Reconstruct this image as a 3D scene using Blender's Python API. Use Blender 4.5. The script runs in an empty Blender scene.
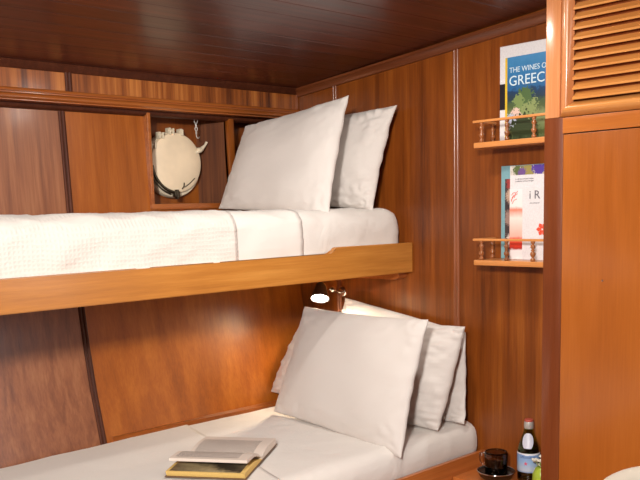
import bpy, bmesh, math, random
from mathutils import Vector, Matrix, noise
C = bpy.context.scene.collection
PI = math.pi
random.seed(4)

# ------------------------------------------------------------------ helpers
def setp(o, label=None, cat=None, group=None, kind=None):
    if label: o['label'] = label
    if cat: o['category'] = cat
    if group: o['group'] = group
    if kind: o['kind'] = kind
    return o

def thing(name, loc, label, cat, group=None):
    o = bpy.data.objects.new(name, None)
    o.empty_display_size = .05
    C.objects.link(o); o.location = loc
    return setp(o, label, cat, group)

def root_of(p):
    v = Vector((0, 0, 0))
    while p is not None:
        v += Vector(p.location); p = p.parent
    return v

def obj(name, bm, mats, parent=None, smooth=False, origin=None, autosmooth=None):
    """bm holds world coordinates; links it as ONE mesh object"""
    base = root_of(parent)
    org = Vector(origin) if origin else (Vector((0, 0, 0)) + base)
    bmesh.ops.recalc_face_normals(bm, faces=bm.faces[:])
    bmesh.ops.translate(bm, verts=bm.verts[:], vec=-org)
    me = bpy.data.meshes.new(name)
    bm.to_mesh(me); bm.free()
    if not isinstance(mats, (list, tuple)): mats = [mats]
    for m in mats: me.materials.append(m)
    if smooth or autosmooth:
        for p in me.polygons: p.use_smooth = True
    if autosmooth:
        me.set_sharp_from_angle(angle=math.radians(autosmooth))
    o = bpy.data.objects.new(name, me); C.objects.link(o)
    o.location = org - base
    if parent: o.parent = parent
    return o

def box(bm, lo, hi, bevel=0.0, seg=2, mat=0):
    r = bmesh.ops.create_cube(bm, size=1)
    vs = r['verts']
    for v in vs:
        v.co = Vector([lo[i] + (v.co[i] + .5) * (hi[i] - lo[i]) for i in range(3)])
    fs = list({f for v in vs for f in v.link_faces})
    for f in fs: f.material_index = mat
    if bevel > 0:
        es = list({e for v in vs for e in v.link_edges})
        bmesh.ops.bevel(bm, geom=es, offset=bevel, segments=seg, profile=.6, affect='EDGES', clamp_overlap=True)
    return vs

def BX(lo, hi, bevel=.0, seg=2):
    bm = bmesh.new(); box(bm, lo, hi, bevel, seg); return bm

def ring_frame(d):
    d = Vector(d).normalized()
    a = Vector((0, 0, 1)) if abs(d.z) < .9 else Vector((1, 0, 0))
    u = d.cross(a).normalized(); w = d.cross(u).normalized()
    return u, w

def tube(bm, pts, rad, n=12, caps=True, closed=False):
    pts = [Vector(p) for p in pts]; N = len(pts)
    rads = rad if isinstance(rad, (list, tuple)) else [rad] * N
    rings = []
    u = None
    for i, p in enumerate(pts):
        if closed: d = pts[(i + 1) % N] - pts[i - 1]
        else: d = pts[min(i + 1, N - 1)] - pts[max(i - 1, 0)]
        if d.length < 1e-9: d = Vector((0, 0, 1))
        if u is None: u, w = ring_frame(d)
        else:
            dn = d.normalized(); u = (u - dn * u.dot(dn)).normalized(); w = dn.cross(u)
        rings.append([bm.verts.new(p + (u * math.cos(2*PI*k/n) + w * math.sin(2*PI*k/n)) * rads[i]) for k in range(n)])
    M = N if closed else N - 1
    for i in range(M):
        a, b = rings[i], rings[(i + 1) % N]
        for k in range(n): bm.faces.new((a[k], a[(k+1) % n], b[(k+1) % n], b[k]))
    if caps and not closed:
        bm.faces.new(rings[0][::-1]); bm.faces.new(rings[-1])

def lathe(bm, prof, center, axis=(0, 0, 1), n=32, cap0=True, cap1=True):
    """prof: list of (radius, height along axis)"""
    ax = Vector(axis).normalized(); u, w = ring_frame(ax); c = Vector(center)
    rings = []
    for r, h in prof:
        r = max(r, 1e-5)
        rings.append([bm.verts.new(c + ax*h + (u*math.cos(2*PI*k/n) + w*math.sin(2*PI*k/n))*r) for k in range(n)])
    for i in range(len(rings) - 1):
        a, b = rings[i], rings[i+1]
        for k in range(n): bm.faces.new((a[k], a[(k+1) % n], b[(k+1) % n], b[k]))
    if cap0: bm.faces.new(rings[0][::-1])
    if cap1: bm.faces.new(rings[-1])

def sweep_poly(bm, poly, fn, s0, s1, mat=0):
    """prism: poly 2D list, fn(a,b,s)->world; s0->s1"""
    A = [bm.verts.new(fn(a, b, s0)) for a, b in poly]; B = [bm.verts.new(fn(a, b, s1)) for a, b in poly]
    n = len(poly)
    fs = [bm.faces.new(A[::-1]), bm.faces.new(B)]
    for i in range(n): fs.append(bm.faces.new((A[i], A[(i+1) % n], B[(i+1) % n], B[i])))
    for f in fs: f.material_index = mat

def text_mesh(name, body, size, M, mat, parent, depth=.0006, bend=None, sx=1.0, align='LEFT'):
    cu = bpy.data.curves.new(name, 'FONT'); cu.body = body; cu.size = size; cu.extrude = depth
    cu.align_x = align; cu.resolution_u = 3
    to = bpy.data.objects.new(name + '_curve', cu); C.objects.link(to)
    bpy.context.view_layer.update()
    dg = bpy.context.evaluated_depsgraph_get()
    me = bpy.data.meshes.new_from_object(to.evaluated_get(dg))
    bpy.data.objects.remove(to); bpy.data.curves.remove(cu)
    base = root_of(parent)
    for v in me.vertices:
        c = v.co.copy(); c.x *= sx
        v.co = ((bend(c) if bend else (M @ c))) - base
    me.materials.clear(); me.materials.append(mat)
    me.name = name
    o = bpy.data.objects.new(name, me); C.objects.link(o); o.parent = parent
    return o

# ------------------------------------------------------------------ materials
def newmat(name):
    m = bpy.data.materials.new(name); m.use_nodes = True
    nt = m.node_tree; b = nt.nodes['Principled BSDF']
    return m, nt, b

def srgb(r, g, b):
    f = lambda c: ((c/255 + .055)/1.055)**2.4 if c/255 > .04045 else c/255/12.92
    return (f(r), f(g), f(b), 1)

def plain(name, col, rough=.5, metal=0, coat=0, trans=0, emis=None, es=0, ior=1.5, bump=0, bscale=200):
    m, nt, b = newmat(name)
    b.inputs['Base Color'].default_value = col
    b.inputs['Roughness'].default_value = rough; b.inputs['Metallic'].default_value = metal
    b.inputs['Coat Weight'].default_value = coat; b.inputs['Transmission Weight'].default_value = trans
    b.inputs['IOR'].default_value = ior
    if emis: b.inputs['Emission Color'].default_value = emis; b.inputs['Emission Strength'].default_value = es
    # faint procedural tone variation
    tc = nt.nodes.new('ShaderNodeTexCoord'); n = nt.nodes.new('ShaderNodeTexNoise'); n.inputs['Scale'].default_value = bscale
    nt.links.new(tc.outputs['Object'], n.inputs['Vector'])
    mx = nt.nodes.new('ShaderNodeMix'); mx.data_type = 'RGBA'; mx.inputs['Factor'].default_value = .5
    cr = nt.nodes.new('ShaderNodeValToRGB'); cr.color_ramp.elements[0].position = .3; cr.color_ramp.elements[1].position = .7
    cr.color_ramp.elements[0].color = tuple(c*.93 for c in col[:3]) + (1,); cr.color_ramp.elements[1].color = tuple(min(1, c*1.05) for c in col[:3]) + (1,)
    nt.links.new(n.outputs['Fac'], cr.inputs['Fac']); nt.links.new(cr.outputs['Color'], b.inputs['Base Color'])
    if bump:
        bp = nt.nodes.new('ShaderNodeBump'); bp.inputs['Strength'].default_value = bump; bp.inputs['Distance'].default_value = .001
        nt.links.new(n.outputs['Fac'], bp.inputs['Height']); nt.links.new(bp.outputs['Normal'], b.inputs['Normal'])
    return m

def wood(name, c_dark, c_mid, c_light, grain='Z', stripe=.35, stripe_w=28, rough=.32, coat=.35, fine=220, seed=0., planks=None, spec=.5, streak=1.2, big_w=.8):
    """polished mahogany / teak: long ribbon figure plus fine pores"""
    m, nt, b = newmat(name); N = nt.nodes; L = nt.links
    tc = N.new('ShaderNodeTexCoord')
    def mapped(across, along, off=0.):
        mp = N.new('ShaderNodeMapping')
        s = {'X': (along, across, across), 'Y': (across, along, across), 'Z': (across, across, along)}[grain]
        mp.inputs['Scale'].default_value = s; mp.inputs['Location'].default_value = (off + seed, off*1.7 + seed*.6, off*.3 + seed*1.3)
        L.new(tc.outputs['Object'], mp.inputs['Vector']); return mp
    def noi(mp, detail=3, rough_=.55, dist=0.):
        n = N.new('ShaderNodeTexNoise'); n.inputs['Scale'].default_value = 1; n.inputs['Detail'].default_value = detail
        n.inputs['Roughness'].default_value = rough_; n.inputs['Distortion'].default_value = dist
        L.new(mp.outputs['Vector'], n.inputs['Vector']); return n
    broad = noi(mapped(stripe_w, streak), 2.5, .55, .25)
    mid = noi(mapped(stripe_w*3.2, streak*2.2, 3.1), 3, .6, .3)
    fin = noi(mapped(fine, streak*6, 7.3), 3, .65)
    big = noi(mapped(3.2, 1.6, 11.), 2, .5, .6)
    def math_(op, a, bb):
        n = N.new('ShaderNodeMath'); n.operation = op
        for i, x in enumerate((a, bb)):
            if isinstance(x, (int, float)): n.inputs[i].default_value = x
            else: L.new(x, n.inputs[i])
        return n.outputs[0]
    f = math_('MULTIPLY', math_('SUBTRACT', broad.outputs['Fac'], .5), stripe*3.2)
    f = math_('ADD', f, math_('MULTIPLY', math_('SUBTRACT', mid.outputs['Fac'], .5), stripe*1.5))
    f = math_('ADD', f, math_('MULTIPLY', math_('SUBTRACT', fin.outputs['Fac'], .5), .45))
    f = math_('ADD', f, math_('MULTIPLY', math_('SUBTRACT', big.outputs['Fac'], .5), big_w))
    f = math_('ADD', f, .5)
    cr = N.new('ShaderNodeValToRGB'); e = cr.color_ramp.elements
    e[0].position = 0.; e[0].color = c_dark; e[1].position = 1.; e[1].color = c_light
    q = e.new(.5); q.color = c_mid
    L.new(f, cr.inputs['Fac']); L.new(cr.outputs['Color'], b.inputs['Base Color'])
    b.inputs['Roughness'].default_value = rough; b.inputs['Coat Weight'].default_value = coat
    b.inputs['Coat Roughness'].default_value = .16; b.inputs['Specular IOR Level'].default_value = spec
    rr = N.new('ShaderNodeMapRange'); rr.inputs['To Min'].default_value = rough - .06; rr.inputs['To Max'].default_value = rough + .1
    L.new(mid.outputs['Fac'], rr.inputs['Value']); L.new(rr.outputs['Result'], b.inputs['Roughness'])
    bp = N.new('ShaderNodeBump'); bp.inputs['Strength'].default_value = .12; bp.inputs['Distance'].default_value = .0012
    L.new(math_('ADD', fin.outputs['Fac'], math_('MULTIPLY', mid.outputs['Fac'], 1.5)), bp.inputs['Height'])
    L.new(bp.outputs['Normal'], b.inputs['Normal'])
    return m

S = srgb
W_hull   = wood('mahogany hull panel', S(104,48,8), S(158,84,22), S(196,118,42), 'Z', .24, 16, .33, .15, seed=1, streak=.6, big_w=.35)
W_hullL  = wood('striped mahogany hull panel', S(96,52,32), S(144,88,56), S(176,120,80), 'Z', .36, 30, .36, .2, seed=5, streak=.5, big_w=.35)
W_head   = wood('mahogany bulkhead', S(74,30,6), S(128,64,16), S(166,94,30), 'Z', .32, 22, .36, .15, seed=9)
W_frieze = wood('ribbon striped mahogany frieze', S(80,36,12), S(150,82,34), S(196,122,58), 'Z', .62, 30, .36, .15, seed=13, streak=.8)
W_ceil   = wood('dark mahogany ceiling boards', S(54,22,15), S(86,37,26), S(116,58,42), 'X', .4, 46, .36, .25, seed=2, streak=.8)
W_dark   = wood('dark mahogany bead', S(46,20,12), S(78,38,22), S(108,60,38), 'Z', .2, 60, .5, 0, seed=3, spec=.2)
W_bead   = wood('mid mahogany bead', S(100,50,26), S(134,74,42), S(164,100,66), 'Z', .2, 60, .3, .5, seed=4)
W_mould  = wood('mahogany moulding', S(106,52,20), S(158,86,36), S(190,114,54), 'X', .25, 60, .3, .4, seed=6)
W_mouldY = wood('mahogany cornice', S(80,38,18), S(112,58,30), S(136,78,44), 'Y', .25, 60, .3, .4, seed=6.5)
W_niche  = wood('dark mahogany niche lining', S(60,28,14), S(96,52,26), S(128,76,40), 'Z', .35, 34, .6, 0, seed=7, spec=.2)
W_board  = wood('golden mahogany bunk board', S(154,92,34), S(188,122,50), S(214,150,72), 'X', .22, 46, .33, .3, seed=8, streak=2.)
W_rail   = wood('mahogany berth rail', S(150,78,30), S(190,108,50), S(208,132,66), 'X', .2, 46, .3, .35, seed=8.5)
W_shelf  = wood('golden teak shelf', S(160,94,44), S(205,132,70), S(228,160,96), 'Y', .2, 60, .33, .3, seed=10)
W_turned = wood('turned mahogany', S(96,50,24), S(154,90,48), S(196,128,74), 'Z', .2, 60, .25, .5, seed=11)
W_lock   = wood('orange mahogany locker door', S(146,74,20), S(172,94,30), S(192,112,42), 'Z', .18, 10, .3, .35, seed=12)
W_lockd  = wood('dark mahogany locker post', S(86,38,14), S(116,56,24), S(138,74,36), 'Z', .16, 30, .3, .4, seed=14)
W_lockp  = wood('golden locker stile', S(186,110,62), S(210,140,90), S(226,164,116), 'Z', .14, 30, .24, .5, seed=15)
W_slat   = wood('golden louvre slat', S(190,114,50), S(218,146,76), S(234,170,102), 'Y', .14, 60, .28, .4, seed=16)
W_railh  = wood('amber locker rail', S(158,82,28), S(186,106,40), S(206,126,56), 'Y', .16, 40, .3, .3, seed=12.5)
W_floor  = wood('teak and holly sole', S(110,60,26), S(150,88,44), S(176,112,62), 'X', .3, 20, .4, .2, seed=17)

def cloth(name, col, weave=0, scale=900, rough=.85, bump=.25, crease=.6):
    m, nt, b = newmat(name); N = nt.nodes; L = nt.links
    b.inputs['Base Color'].default_value = col; b.inputs['Roughness'].default_value = rough
    b.inputs['Sheen Weight'].default_value = .15
    tc = N.new('ShaderNodeTexCoord')
    n1 = N.new('ShaderNodeTexNoise'); n1.inputs['Scale'].default_value = 9; n1.inputs['Detail'].default_value = 5; n1.inputs['Distortion'].default_value = .8
    L.new(tc.outputs['Object'], n1.inputs['Vector'])
    n2 = N.new('ShaderNodeTexNoise'); n2.inputs['Scale'].default_value = scale
    L.new(tc.outputs['Object'], n2.inputs['Vector'])
    b1 = N.new('ShaderNodeBump'); b1.inputs['Strength'].default_value = crease; b1.inputs['Distance'].default_value = .012
    L.new(n1.outputs['Fac'], b1.inputs['Height'])
    b2 = N.new('ShaderNodeBump'); b2.inputs['Strength'].default_value = bump; b2.inputs['Distance'].default_value = .0008
    L.new(b1.outputs['Normal'], b2.inputs['Normal'])
    last = n2.outputs['Fac']
    if weave:
        mult = None
        sep = N.new('ShaderNodeSeparateXYZ'); L.new(tc.outputs['Object'], sep.inputs[0])
        outs = []
        ay = N.new('ShaderNodeMath'); ay.operation = 'SUBTRACT'
        L.new(sep.outputs[1], ay.inputs[0]); L.new(sep.outputs[2], ay.inputs[1])
        for s in (sep.outputs[0], ay.outputs[0]):
            a = N.new('ShaderNodeMath'); a.operation = 'MULTIPLY'; a.inputs[1].default_value = weave; L.new(s, a.inputs[0])
            si = N.new('ShaderNodeMath'); si.operation = 'SINE'; L.new(a.outputs[0], si.inputs[0]); outs.append(si.outputs[0])
        mn = N.new('ShaderNodeMath'); mn.operation = 'MAXIMUM'; L.new(outs[0], mn.inputs[0]); L.new(outs[1], mn.inputs[1])
        last = mn.outputs[0]
        b2.inputs['Strength'].default_value = .3; b2.inputs['Distance'].default_value = .0012
        rr = N.new('ShaderNodeValToRGB'); rr.color_ramp.elements[0].color = tuple(c*.95 for c in col[:3]) + (1,); rr.color_ramp.elements[1].color = col
        mr = N.new('ShaderNodeMapRange'); mr.inputs['From Min'].default_value = -1; L.new(last, mr.inputs['Value']); L.new(mr.outputs[0], rr.inputs['Fac'])
        L.new(rr.outputs['Color'], b.inputs['Base Color'])
    L.new(last, b2.inputs['Height']); L.new(b2.outputs['Normal'], b.inputs['Normal'])
    return m
F_sheet = cloth('white cotton sheet', S(226,219,212))
F_cover = cloth('white waffle coverlet', S(228,220,212), weave=520)
F_plain = cloth('smooth folded sheet', S(228,221,214), crease=.2)
F_pil   = cloth('white cotton pillowcase', S(216,208,202), crease=.07, bump=.1)
F_chair = cloth('cream upholstery', S(226,216,196), crease=.1)
M_chrome = plain('chrome', (.75,.75,.75,1), .12, 1)
M_zinc = plain('galvanised wire', (.8,.78,.74,1), .45, .6)
M_steel  = plain('brushed dark steel', (.25,.24,.23,1), .3, 1)
M_paint  = plain('cream painted metal', S(244,222,190), .45, 0, .1, bscale=14)
M_paintw = plain('chipped cream paint ring', S(226,212,186), .5, 0, 0, bump=.3, bscale=80)
M_bronze = plain('tarnished bronze', S(96,88,74), .35, .9)
M_bulb   = plain('lit lamp lens', (1,.95,.85,1), .3, emis=(1,.93,.82,1), es=35)
M_bulb.node_tree.nodes['Principled BSDF'].inputs['Base Color'].default_value = (1,1,1,1)
M_paper  = plain('book paper', S(222,208,192), .8, bscale=300)
M_cream  = plain('yellowed page edges', S(226,190,112), .8, bscale=400)
M_ink    = plain('dark ink', S(40,36,40), .7)
M_white  = plain('white paper cover', S(226,222,224), .35, 0, .2)
M_wtext  = plain('pale lettering', S(214,232,240), .5)
M_yellow = plain('yellow spine', S(224,186,50), .45)
M_black  = plain('black band', S(34,30,36), .4)
M_teal   = plain('teal cloth cover', S(120,164,174), .6)
M_grey   = plain('grey lettering', S(104,100,108), .6)
M_coral  = plain('coral red print', S(232,84,58), .45)
M_pink   = plain('pink print', S(244,176,160), .45)

def glassmat(name, col, rough=.03, ior=1.5):
    m, nt, b = newmat(name)
    b.inputs['Base Color'].default_value = col; b.inputs['Roughness'].default_value = rough
    b.inputs['Transmission Weight'].default_value = 1; b.inputs['IOR'].default_value = ior
    n = nt.nodes.new('ShaderNodeTexNoise'); n.inputs['Scale'].default_value = 30
    bp = nt.nodes.new('ShaderNodeBump'); bp.inputs['Strength'].default_value = .02
    nt.links.new(n.outputs['Fac'], bp.inputs['Height']); nt.links.new(bp.outputs['Normal'], b.inputs['Normal'])
    return m
G_green = glassmat('green bottle glass', S(196,208,130))
G_smoke = glassmat('smoked glass', S(188,178,168))
G_clear = glassmat('clear glass', (.95,.95,.95,1))
M_water = glassmat('mineral water', (.9,.95,.9,1), 0, 1.33)

def ramp_mat(name, axis, stops, nscale=40, namp=.08, rough=.4, spots=None):
    """printed picture: bands of colour along an object axis broken up by noise"""
    m, nt, b = newmat(name); N = nt.nodes; L = nt.links
    tc = N.new('ShaderNodeTexCoord'); sp = N.new('ShaderNodeSeparateXYZ'); L.new(tc.outputs['Object'], sp.inputs[0])
    n = N.new('ShaderNodeTexNoise'); n.inputs['Scale'].default_value = nscale; n.inputs['Detail'].default_value = 6; n.inputs['Roughness'].default_value = .7
    L.new(tc.outputs['Object'], n.inputs['Vector'])
    lo, hi = stops[0][0], stops[-1][0]
    mr = N.new('ShaderNodeMapRange'); mr.inputs['From Min'].default_value = lo; mr.inputs['From Max'].default_value = hi
    L.new(sp.outputs['XYZ'.index(axis)], mr.inputs['Value'])
    a = N.new('ShaderNodeMath'); a.operation = 'MULTIPLY_ADD'; a.inputs[1].default_value = namp; 
    s = N.new('ShaderNodeMath'); s.operation = 'SUBTRACT'; s.inputs[1].default_value = .5
    L.new(n.outputs['Fac'], s.inputs[0]); L.new(s.outputs[0], a.inputs[0]); L.new(mr.outputs[0], a.inputs[2])
    cr = N.new('ShaderNodeValToRGB'); e = cr.color_ramp.elements
    for i, (p, c) in enumerate(stops):
        t = (p - lo)/(hi - lo)
        if i == 0: e[0].position = 0; e[0].color = c
        elif i == len(stops) - 1: e[-1].position = 1; e[-1].color = c
        else: q = e.new(t); q.color = c
    L.new(a.outputs[0], cr.inputs['Fac'])
    out = cr.outputs['Color']
    if spots:
        for (cx, cy, cz, rad, col, sc) in spots:
            # coloured blotch around a point, broken by noise
            vm = N.new('ShaderNodeVectorMath'); vm.operation = 'DISTANCE'
            L.new(tc.outputs['Object'], vm.inputs[0]); vm.inputs[1].default_value = (cx, cy, cz)
            nn = N.new('ShaderNodeTexNoise'); nn.inputs['Scale'].default_value = sc; nn.inputs['Detail'].default_value = 4
            L.new(tc.outputs['Object'], nn.inputs['Vector'])
            q1 = N.new('ShaderNodeMath'); q1.operation = 'MULTIPLY_ADD'; q1.inputs[1].default_value = rad*2.4; 
            q1.inputs[2].default_value = -rad*.2
            L.new(nn.outputs['Fac'], q1.inputs[0])
            lt = N.new('ShaderNodeMath'); lt.operation = 'LESS_THAN'; L.new(vm.outputs['Value'], lt.inputs[0]); L.new(q1.outputs[0], lt.inputs[1])
            mx = N.new('ShaderNodeMix'); mx.data_type = 'RGBA'; L.new(lt.outputs[0], mx.inputs['Factor'])
            L.new(out, mx.inputs['A']); mx.inputs['B'].default_value = col; out = mx.outputs['Result']
    L.new(out, b.inputs['Base Color']); b.inputs['Roughness'].default_value = rough
    b.inputs['Coat Weight'].default_value = .2
    return m

# ------------------------------------------------------------------ setting
YP = [(0,-.36),(.3,-.22),(.5,-.145),(.60,-.108),(.69,-.08),(.78,-.056),(.87,-.031),(1.0,-.006),(1.15,.016),(1.3,.035),(1.46,.049),(1.62,.056),(1.79,.063),(2.0,.07)]
def yh(z):
    for (a, ya), (b, yb) in zip(YP, YP[1:]):
        if z <= b: return ya + (yb - ya)*(z - a)/(b - a)
    return YP[-1][1]
def zc(y): return 1.925 - .093*min(0, y)*1.0 if y > -3 else 2.2   # cambered deckhead
XF, YR = -3.2, -3.3
holes = [(-.672, -.318, 1.478, 1.802), (-.293, -.03, 1.478, 1.802)]
xs = sorted({XF, -2.4, -1.7, -.985, 0.0} | {h[0] for h in holes} | {h[1] for h in holes})
zs = sorted({z for z, _ in YP} | {1.478, 1.802} | {.2,.4,.94,1.07,1.22,1.38,1.54,1.7})
bm = bmesh.new(); grid = {}
for i, x in enumerate(xs):
    for j, z in enumerate(zs): grid[i, j] = bm.verts.new((x, yh(z), z))
for i in range(len(xs)-1):
    for j in range(len(zs)-1):
        mx, mz = (xs[i]+xs[i+1])/2, (zs[j]+zs[j+1])/2
        if any(h[0] < mx < h[1] and h[2] < mz < h[3] for h in holes): continue
        f = bm.faces.new((grid[i,j], grid[i+1,j], grid[i+1,j+1], grid[i,j+1]))
        f.material_index = 1 if mx < -.985 else 0
r = bmesh.ops.extrude_face_region(bm, geom=bm.faces[:])
for v in [g for g in r['geom'] if isinstance(g, bmesh.types.BMVert)]: v.co.y += .012
bmesh.ops.recalc_face_normals(bm, faces=bm.faces[:])
setp(obj('wall_left', bm, [W_hull, W_hullL], autosmooth=35), 'curved mahogany hull side panelling behind both berths', kind='structure')

# niche linings in the hull side (open boxes), 12 mm boards
def niche(name, h, depth, splay, label):
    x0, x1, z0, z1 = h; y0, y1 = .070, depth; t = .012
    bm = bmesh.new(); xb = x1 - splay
    box(bm, (x0-t, y1, z0-t), (x1+t, y1+t, z1+t), mat=1)           # back board, lighter than the sides to paint in light reaching it
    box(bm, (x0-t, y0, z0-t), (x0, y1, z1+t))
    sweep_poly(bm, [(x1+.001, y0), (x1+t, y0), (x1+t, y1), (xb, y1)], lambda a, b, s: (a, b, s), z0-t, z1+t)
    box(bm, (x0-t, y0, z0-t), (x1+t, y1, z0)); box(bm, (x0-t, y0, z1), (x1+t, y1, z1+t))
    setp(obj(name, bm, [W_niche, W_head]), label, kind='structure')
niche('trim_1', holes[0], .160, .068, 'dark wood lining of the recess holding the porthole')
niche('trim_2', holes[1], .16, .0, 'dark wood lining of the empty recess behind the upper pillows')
# little frame round the porthole recess + divider edge
bm = bmesh.new()
x0, x1, z0, z1 = holes[0]
box(bm, (x0-.004, .038, z0-.0), (x0+.010, .10, z1), .003)
box(bm, (x0-.004, .036, z0-.014), (x1+.01, .10, z0+.007), .004)
setp(obj('trim_3', bm, W_mould, autosmooth=40), 'thin raised edging round the porthole recess', kind='structure')
bm = bmesh.new(); box(bm, (x1, .040, z0), (holes[1][0], .075, z1), .004)
setp(obj('trim_4', bm, W_head, autosmooth=40), 'upright divider between the two hull recesses', kind='structure')

# head bulkhead
bm = bmesh.new(); box(bm, (0, YR, 0), (.03, .3, 2.3))
setp(obj('wall_front', bm, W_head), 'mahogany bulkhead at the pillow end of the berths', kind='structure')
bm = bmesh.new(); box(bm, (XF-.03, YR, 0), (XF, .3, 2.3))
setp(obj('wall_back', bm, W_head), 'bulkhead behind the camera', kind='structure')
bm = bmesh.new(); box(bm, (XF, YR-.03, 0), (.03, YR, 2.3))
setp(obj('wall_right', bm, W_head), 'bulkhead opposite the berths', kind='structure')
bm = bmesh.new(); box(bm, (XF, YR, -.03), (.03, -.33, 0))
setp(obj('floor', bm, W_floor), 'wooden cabin sole', kind='structure')
# ceiling : cambered boards with shallow V grooves running fore-aft
bm = bmesh.new()
y = .3; pw = .085
prev = None; prof = []
while y > YR:
    prof += [(y, 0), (y - .002, .0009), (y - .004, 0)] ; y -= pw
prof.append((YR, 0))
lo = [[bm.verts.new((x, yy, zc(yy) + g)) for yy, g in prof] for x in (XF, .03)]
hi = [[bm.verts.new((x, yy, zc(yy) + .03)) for yy, g in (prof[0], prof[-1])] for x in (XF, .03)]
for k in range(len(prof)-1): bm.faces.new((lo[0][k], lo[1][k], lo[1][k+1], lo[0][k+1]))
bm.faces.new((hi[0][0], hi[0][1], hi[1][1], hi[1][0]))
setp(obj('ceiling', bm, W_ceil), 'dark glossy mahogany boarded deckhead', kind='structure')

# frieze along the hull under the deckhead
bm = bmesh.new(); box(bm, (XF, .0, 1.838), (-.0, .07, 1.925))
setp(obj('trim_5', bm, W_frieze), 'ribbon striped mahogany frieze under the ceiling on the hull side', kind='structure')
def mould(poly, name, mat, axis, a0, a1, label, zoff=None):
    bm = bmesh.new()
    if axis == 'X': fn = lambda a, b, s: (s, a, b)
    elif axis == 'Y': fn = lambda a, b, s: (a, s, b + (zc(s) if zoff else 0))
    else: fn = lambda a, b, s: (a, b, s)
    sweep_poly(bm, poly, fn, a0, a1)
    return setp(obj(name, bm, mat, autosmooth=50), label, kind='structure')
mould([(.07,1.808),(.07,1.846),(-.004,1.846),(-.008,1.842),(-.008,1.836),(-.003,1.834),(-.003,1.831),(-.012,1.828),(-.016,1.822),(-.016,1.816),(-.010,1.812),(-.004,1.811),(-.004,1.808)],
      'trim_6', W_mould, 'X', XF, 0, 'stepped moulding along the bottom of the hull side frieze')
mould([(.0,1.93),(-.016,1.93),(-.018,1.922),(-.012,1.914),(-.008,1.911),(-.005,1.905),(.0,1.903)],
      'trim_7', W_dark, 'X', XF, 0, 'dark moulding where the frieze meets the ceiling')
mould([(0.,.0),(-.022,.0),(-.022,-.008),(-.016,-.012),(-.010,-.020),(-.008,-.030),(0.,-.032)],
      'trim_8', W_mouldY, 'Y', YR, 0, 'cornice sloping up along the top of the bulkhead', zoff=True)
mould([(.066,1.809),(.040,1.809),(.040,1.800),(.046,1.794),(.066,1.790)], 'trim_23', W_dark, 'X', XF, 0, 'dark strip standing in for the shadow under the frieze moulding')  # strip in dark wood, added as the shade beneath the moulding
# battens : pairs of fine beads
tn = [9]
def hull_batten(x, z0, z1, mat, label, y_fn=None):
    bm = bmesh.new(); nz = 24
    prof = []
    for cx in (-.0062, .0062):
        for k in range(7):
            a = PI*k/6; prof.append((cx - .0056*math.cos(a), -.0045*math.sin(a)-.001))
    prof = [(-.012, 0.004)] + prof + [(.012, .004)]
    rows = []
    for j in range(nz+1):
        z = z0 + (z1-z0)*j/nz; y = y_fn(z) if y_fn else yh(z)
        rows.append([bm.verts.new((x + a, y + b, z)) for a, b in prof])
    for j in range(nz):
        for k in range(len(prof)-1): bm.faces.new((rows[j][k], rows[j][k+1], rows[j+1][k+1], rows[j+1][k]))
        bm.faces.new((rows[j][-1], rows[j][0], rows[j+1][0], rows[j+1][-1]))
    setp(obj('trim_%d' % tn[0], bm, mat, smooth=True), label, kind='structure'); tn[0] += 1
hull_batten(-.985, .6, 1.81, W_dark, 'dark double beading down the hull panelling')
hull_batten(-.985, 1.846, 1.905, W_dark, 'dark double beading across the frieze', lambda z: 0.)
def head_batten(y, label):
    bm = bmesh.new(); poly = [(.004, -.012)]
    for cy in (-.0068, .0068):
        for k in range(7):
            a = PI*k/6; poly.append((-.0055*math.sin(a)-.0005, cy - .005*math.cos(a)))
    poly.append((.004, .012))
    sweep_poly(bm, poly, lambda a, b, s: (a, y + b, s), .05, zc(y) - .028)
    setp(obj('trim_%d' % tn[0], bm, W_bead, autosmooth=40), label, kind='structure'); tn[0] += 1
head_batten(-.213, 'double beading down the bulkhead behind the pillows')
head_batten(-.789, 'double beading down the bulkhead left of the bookshelves')
bm = bmesh.new(); box(bm, (-.012, -.006, 1.846), (-.002, .002, 1.903), .002)
setp(obj('trim_%d' % tn[0], bm, W_bead, autosmooth=40), 'pale upright bead at the end of the frieze', kind='structure'); tn[0] += 1
# ledge between lower mattress and hull
bm = bmesh.new()
sweep_poly(bm, [(-.95, -.05), (-.0, -.05), (-.0, -.135), (-.30, -.122), (-.62, -.098), (-.95, -.08)], lambda a, b, s: (a, b, s), .64, .712)
setp(obj('trim_%d' % tn[0], bm, W_mould), 'narrow wooden ledge between the lower mattress and the hull', kind='structure'); tn[0] += 1

# ------------------------------------------------------------------ berths
XB = -2.1
ub = thing('upper_berth', (-1.05, -.27, 1.22), 'fixed upper bunk with golden wooden front board and stepped end', 'bunk')
bm = bmesh.new()
# front board with the raised end section (outline in XZ, thickness in Y)
ol = [(XB,1.221),(-.004,1.219),(-.004,1.3245),(-.375,1.326),(-.382,1.3245),(-.389,1.320),(-.396,1.311),(-.405,1.3065),(-.415,1.3045),(XB,1.3045)]
sweep_poly(bm, ol, lambda a, b, s: (a, s, b), -.596, -.572)
bmesh.ops.bevel(bm, geom=[e for e in bm.edges if abs(e.verts[0].co.y - e.verts[1].co.y) < 1e-6], offset=.0025, segments=2, affect='EDGES')
obj('front_board', bm, W_board, ub, autosmooth=30)
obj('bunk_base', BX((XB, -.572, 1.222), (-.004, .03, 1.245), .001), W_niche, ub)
bm = bmesh.new()
sweep_poly(bm, [(-.565,1.221),(-.565,1.205),(-.555,1.196),(-.535,1.192),(-.03,1.192),(-.03,1.221)], lambda a, b, s: (s, a, b), -.045, -.001)
obj('support_cleat', bm, W_rail, ub, autosmooth=30)

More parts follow.
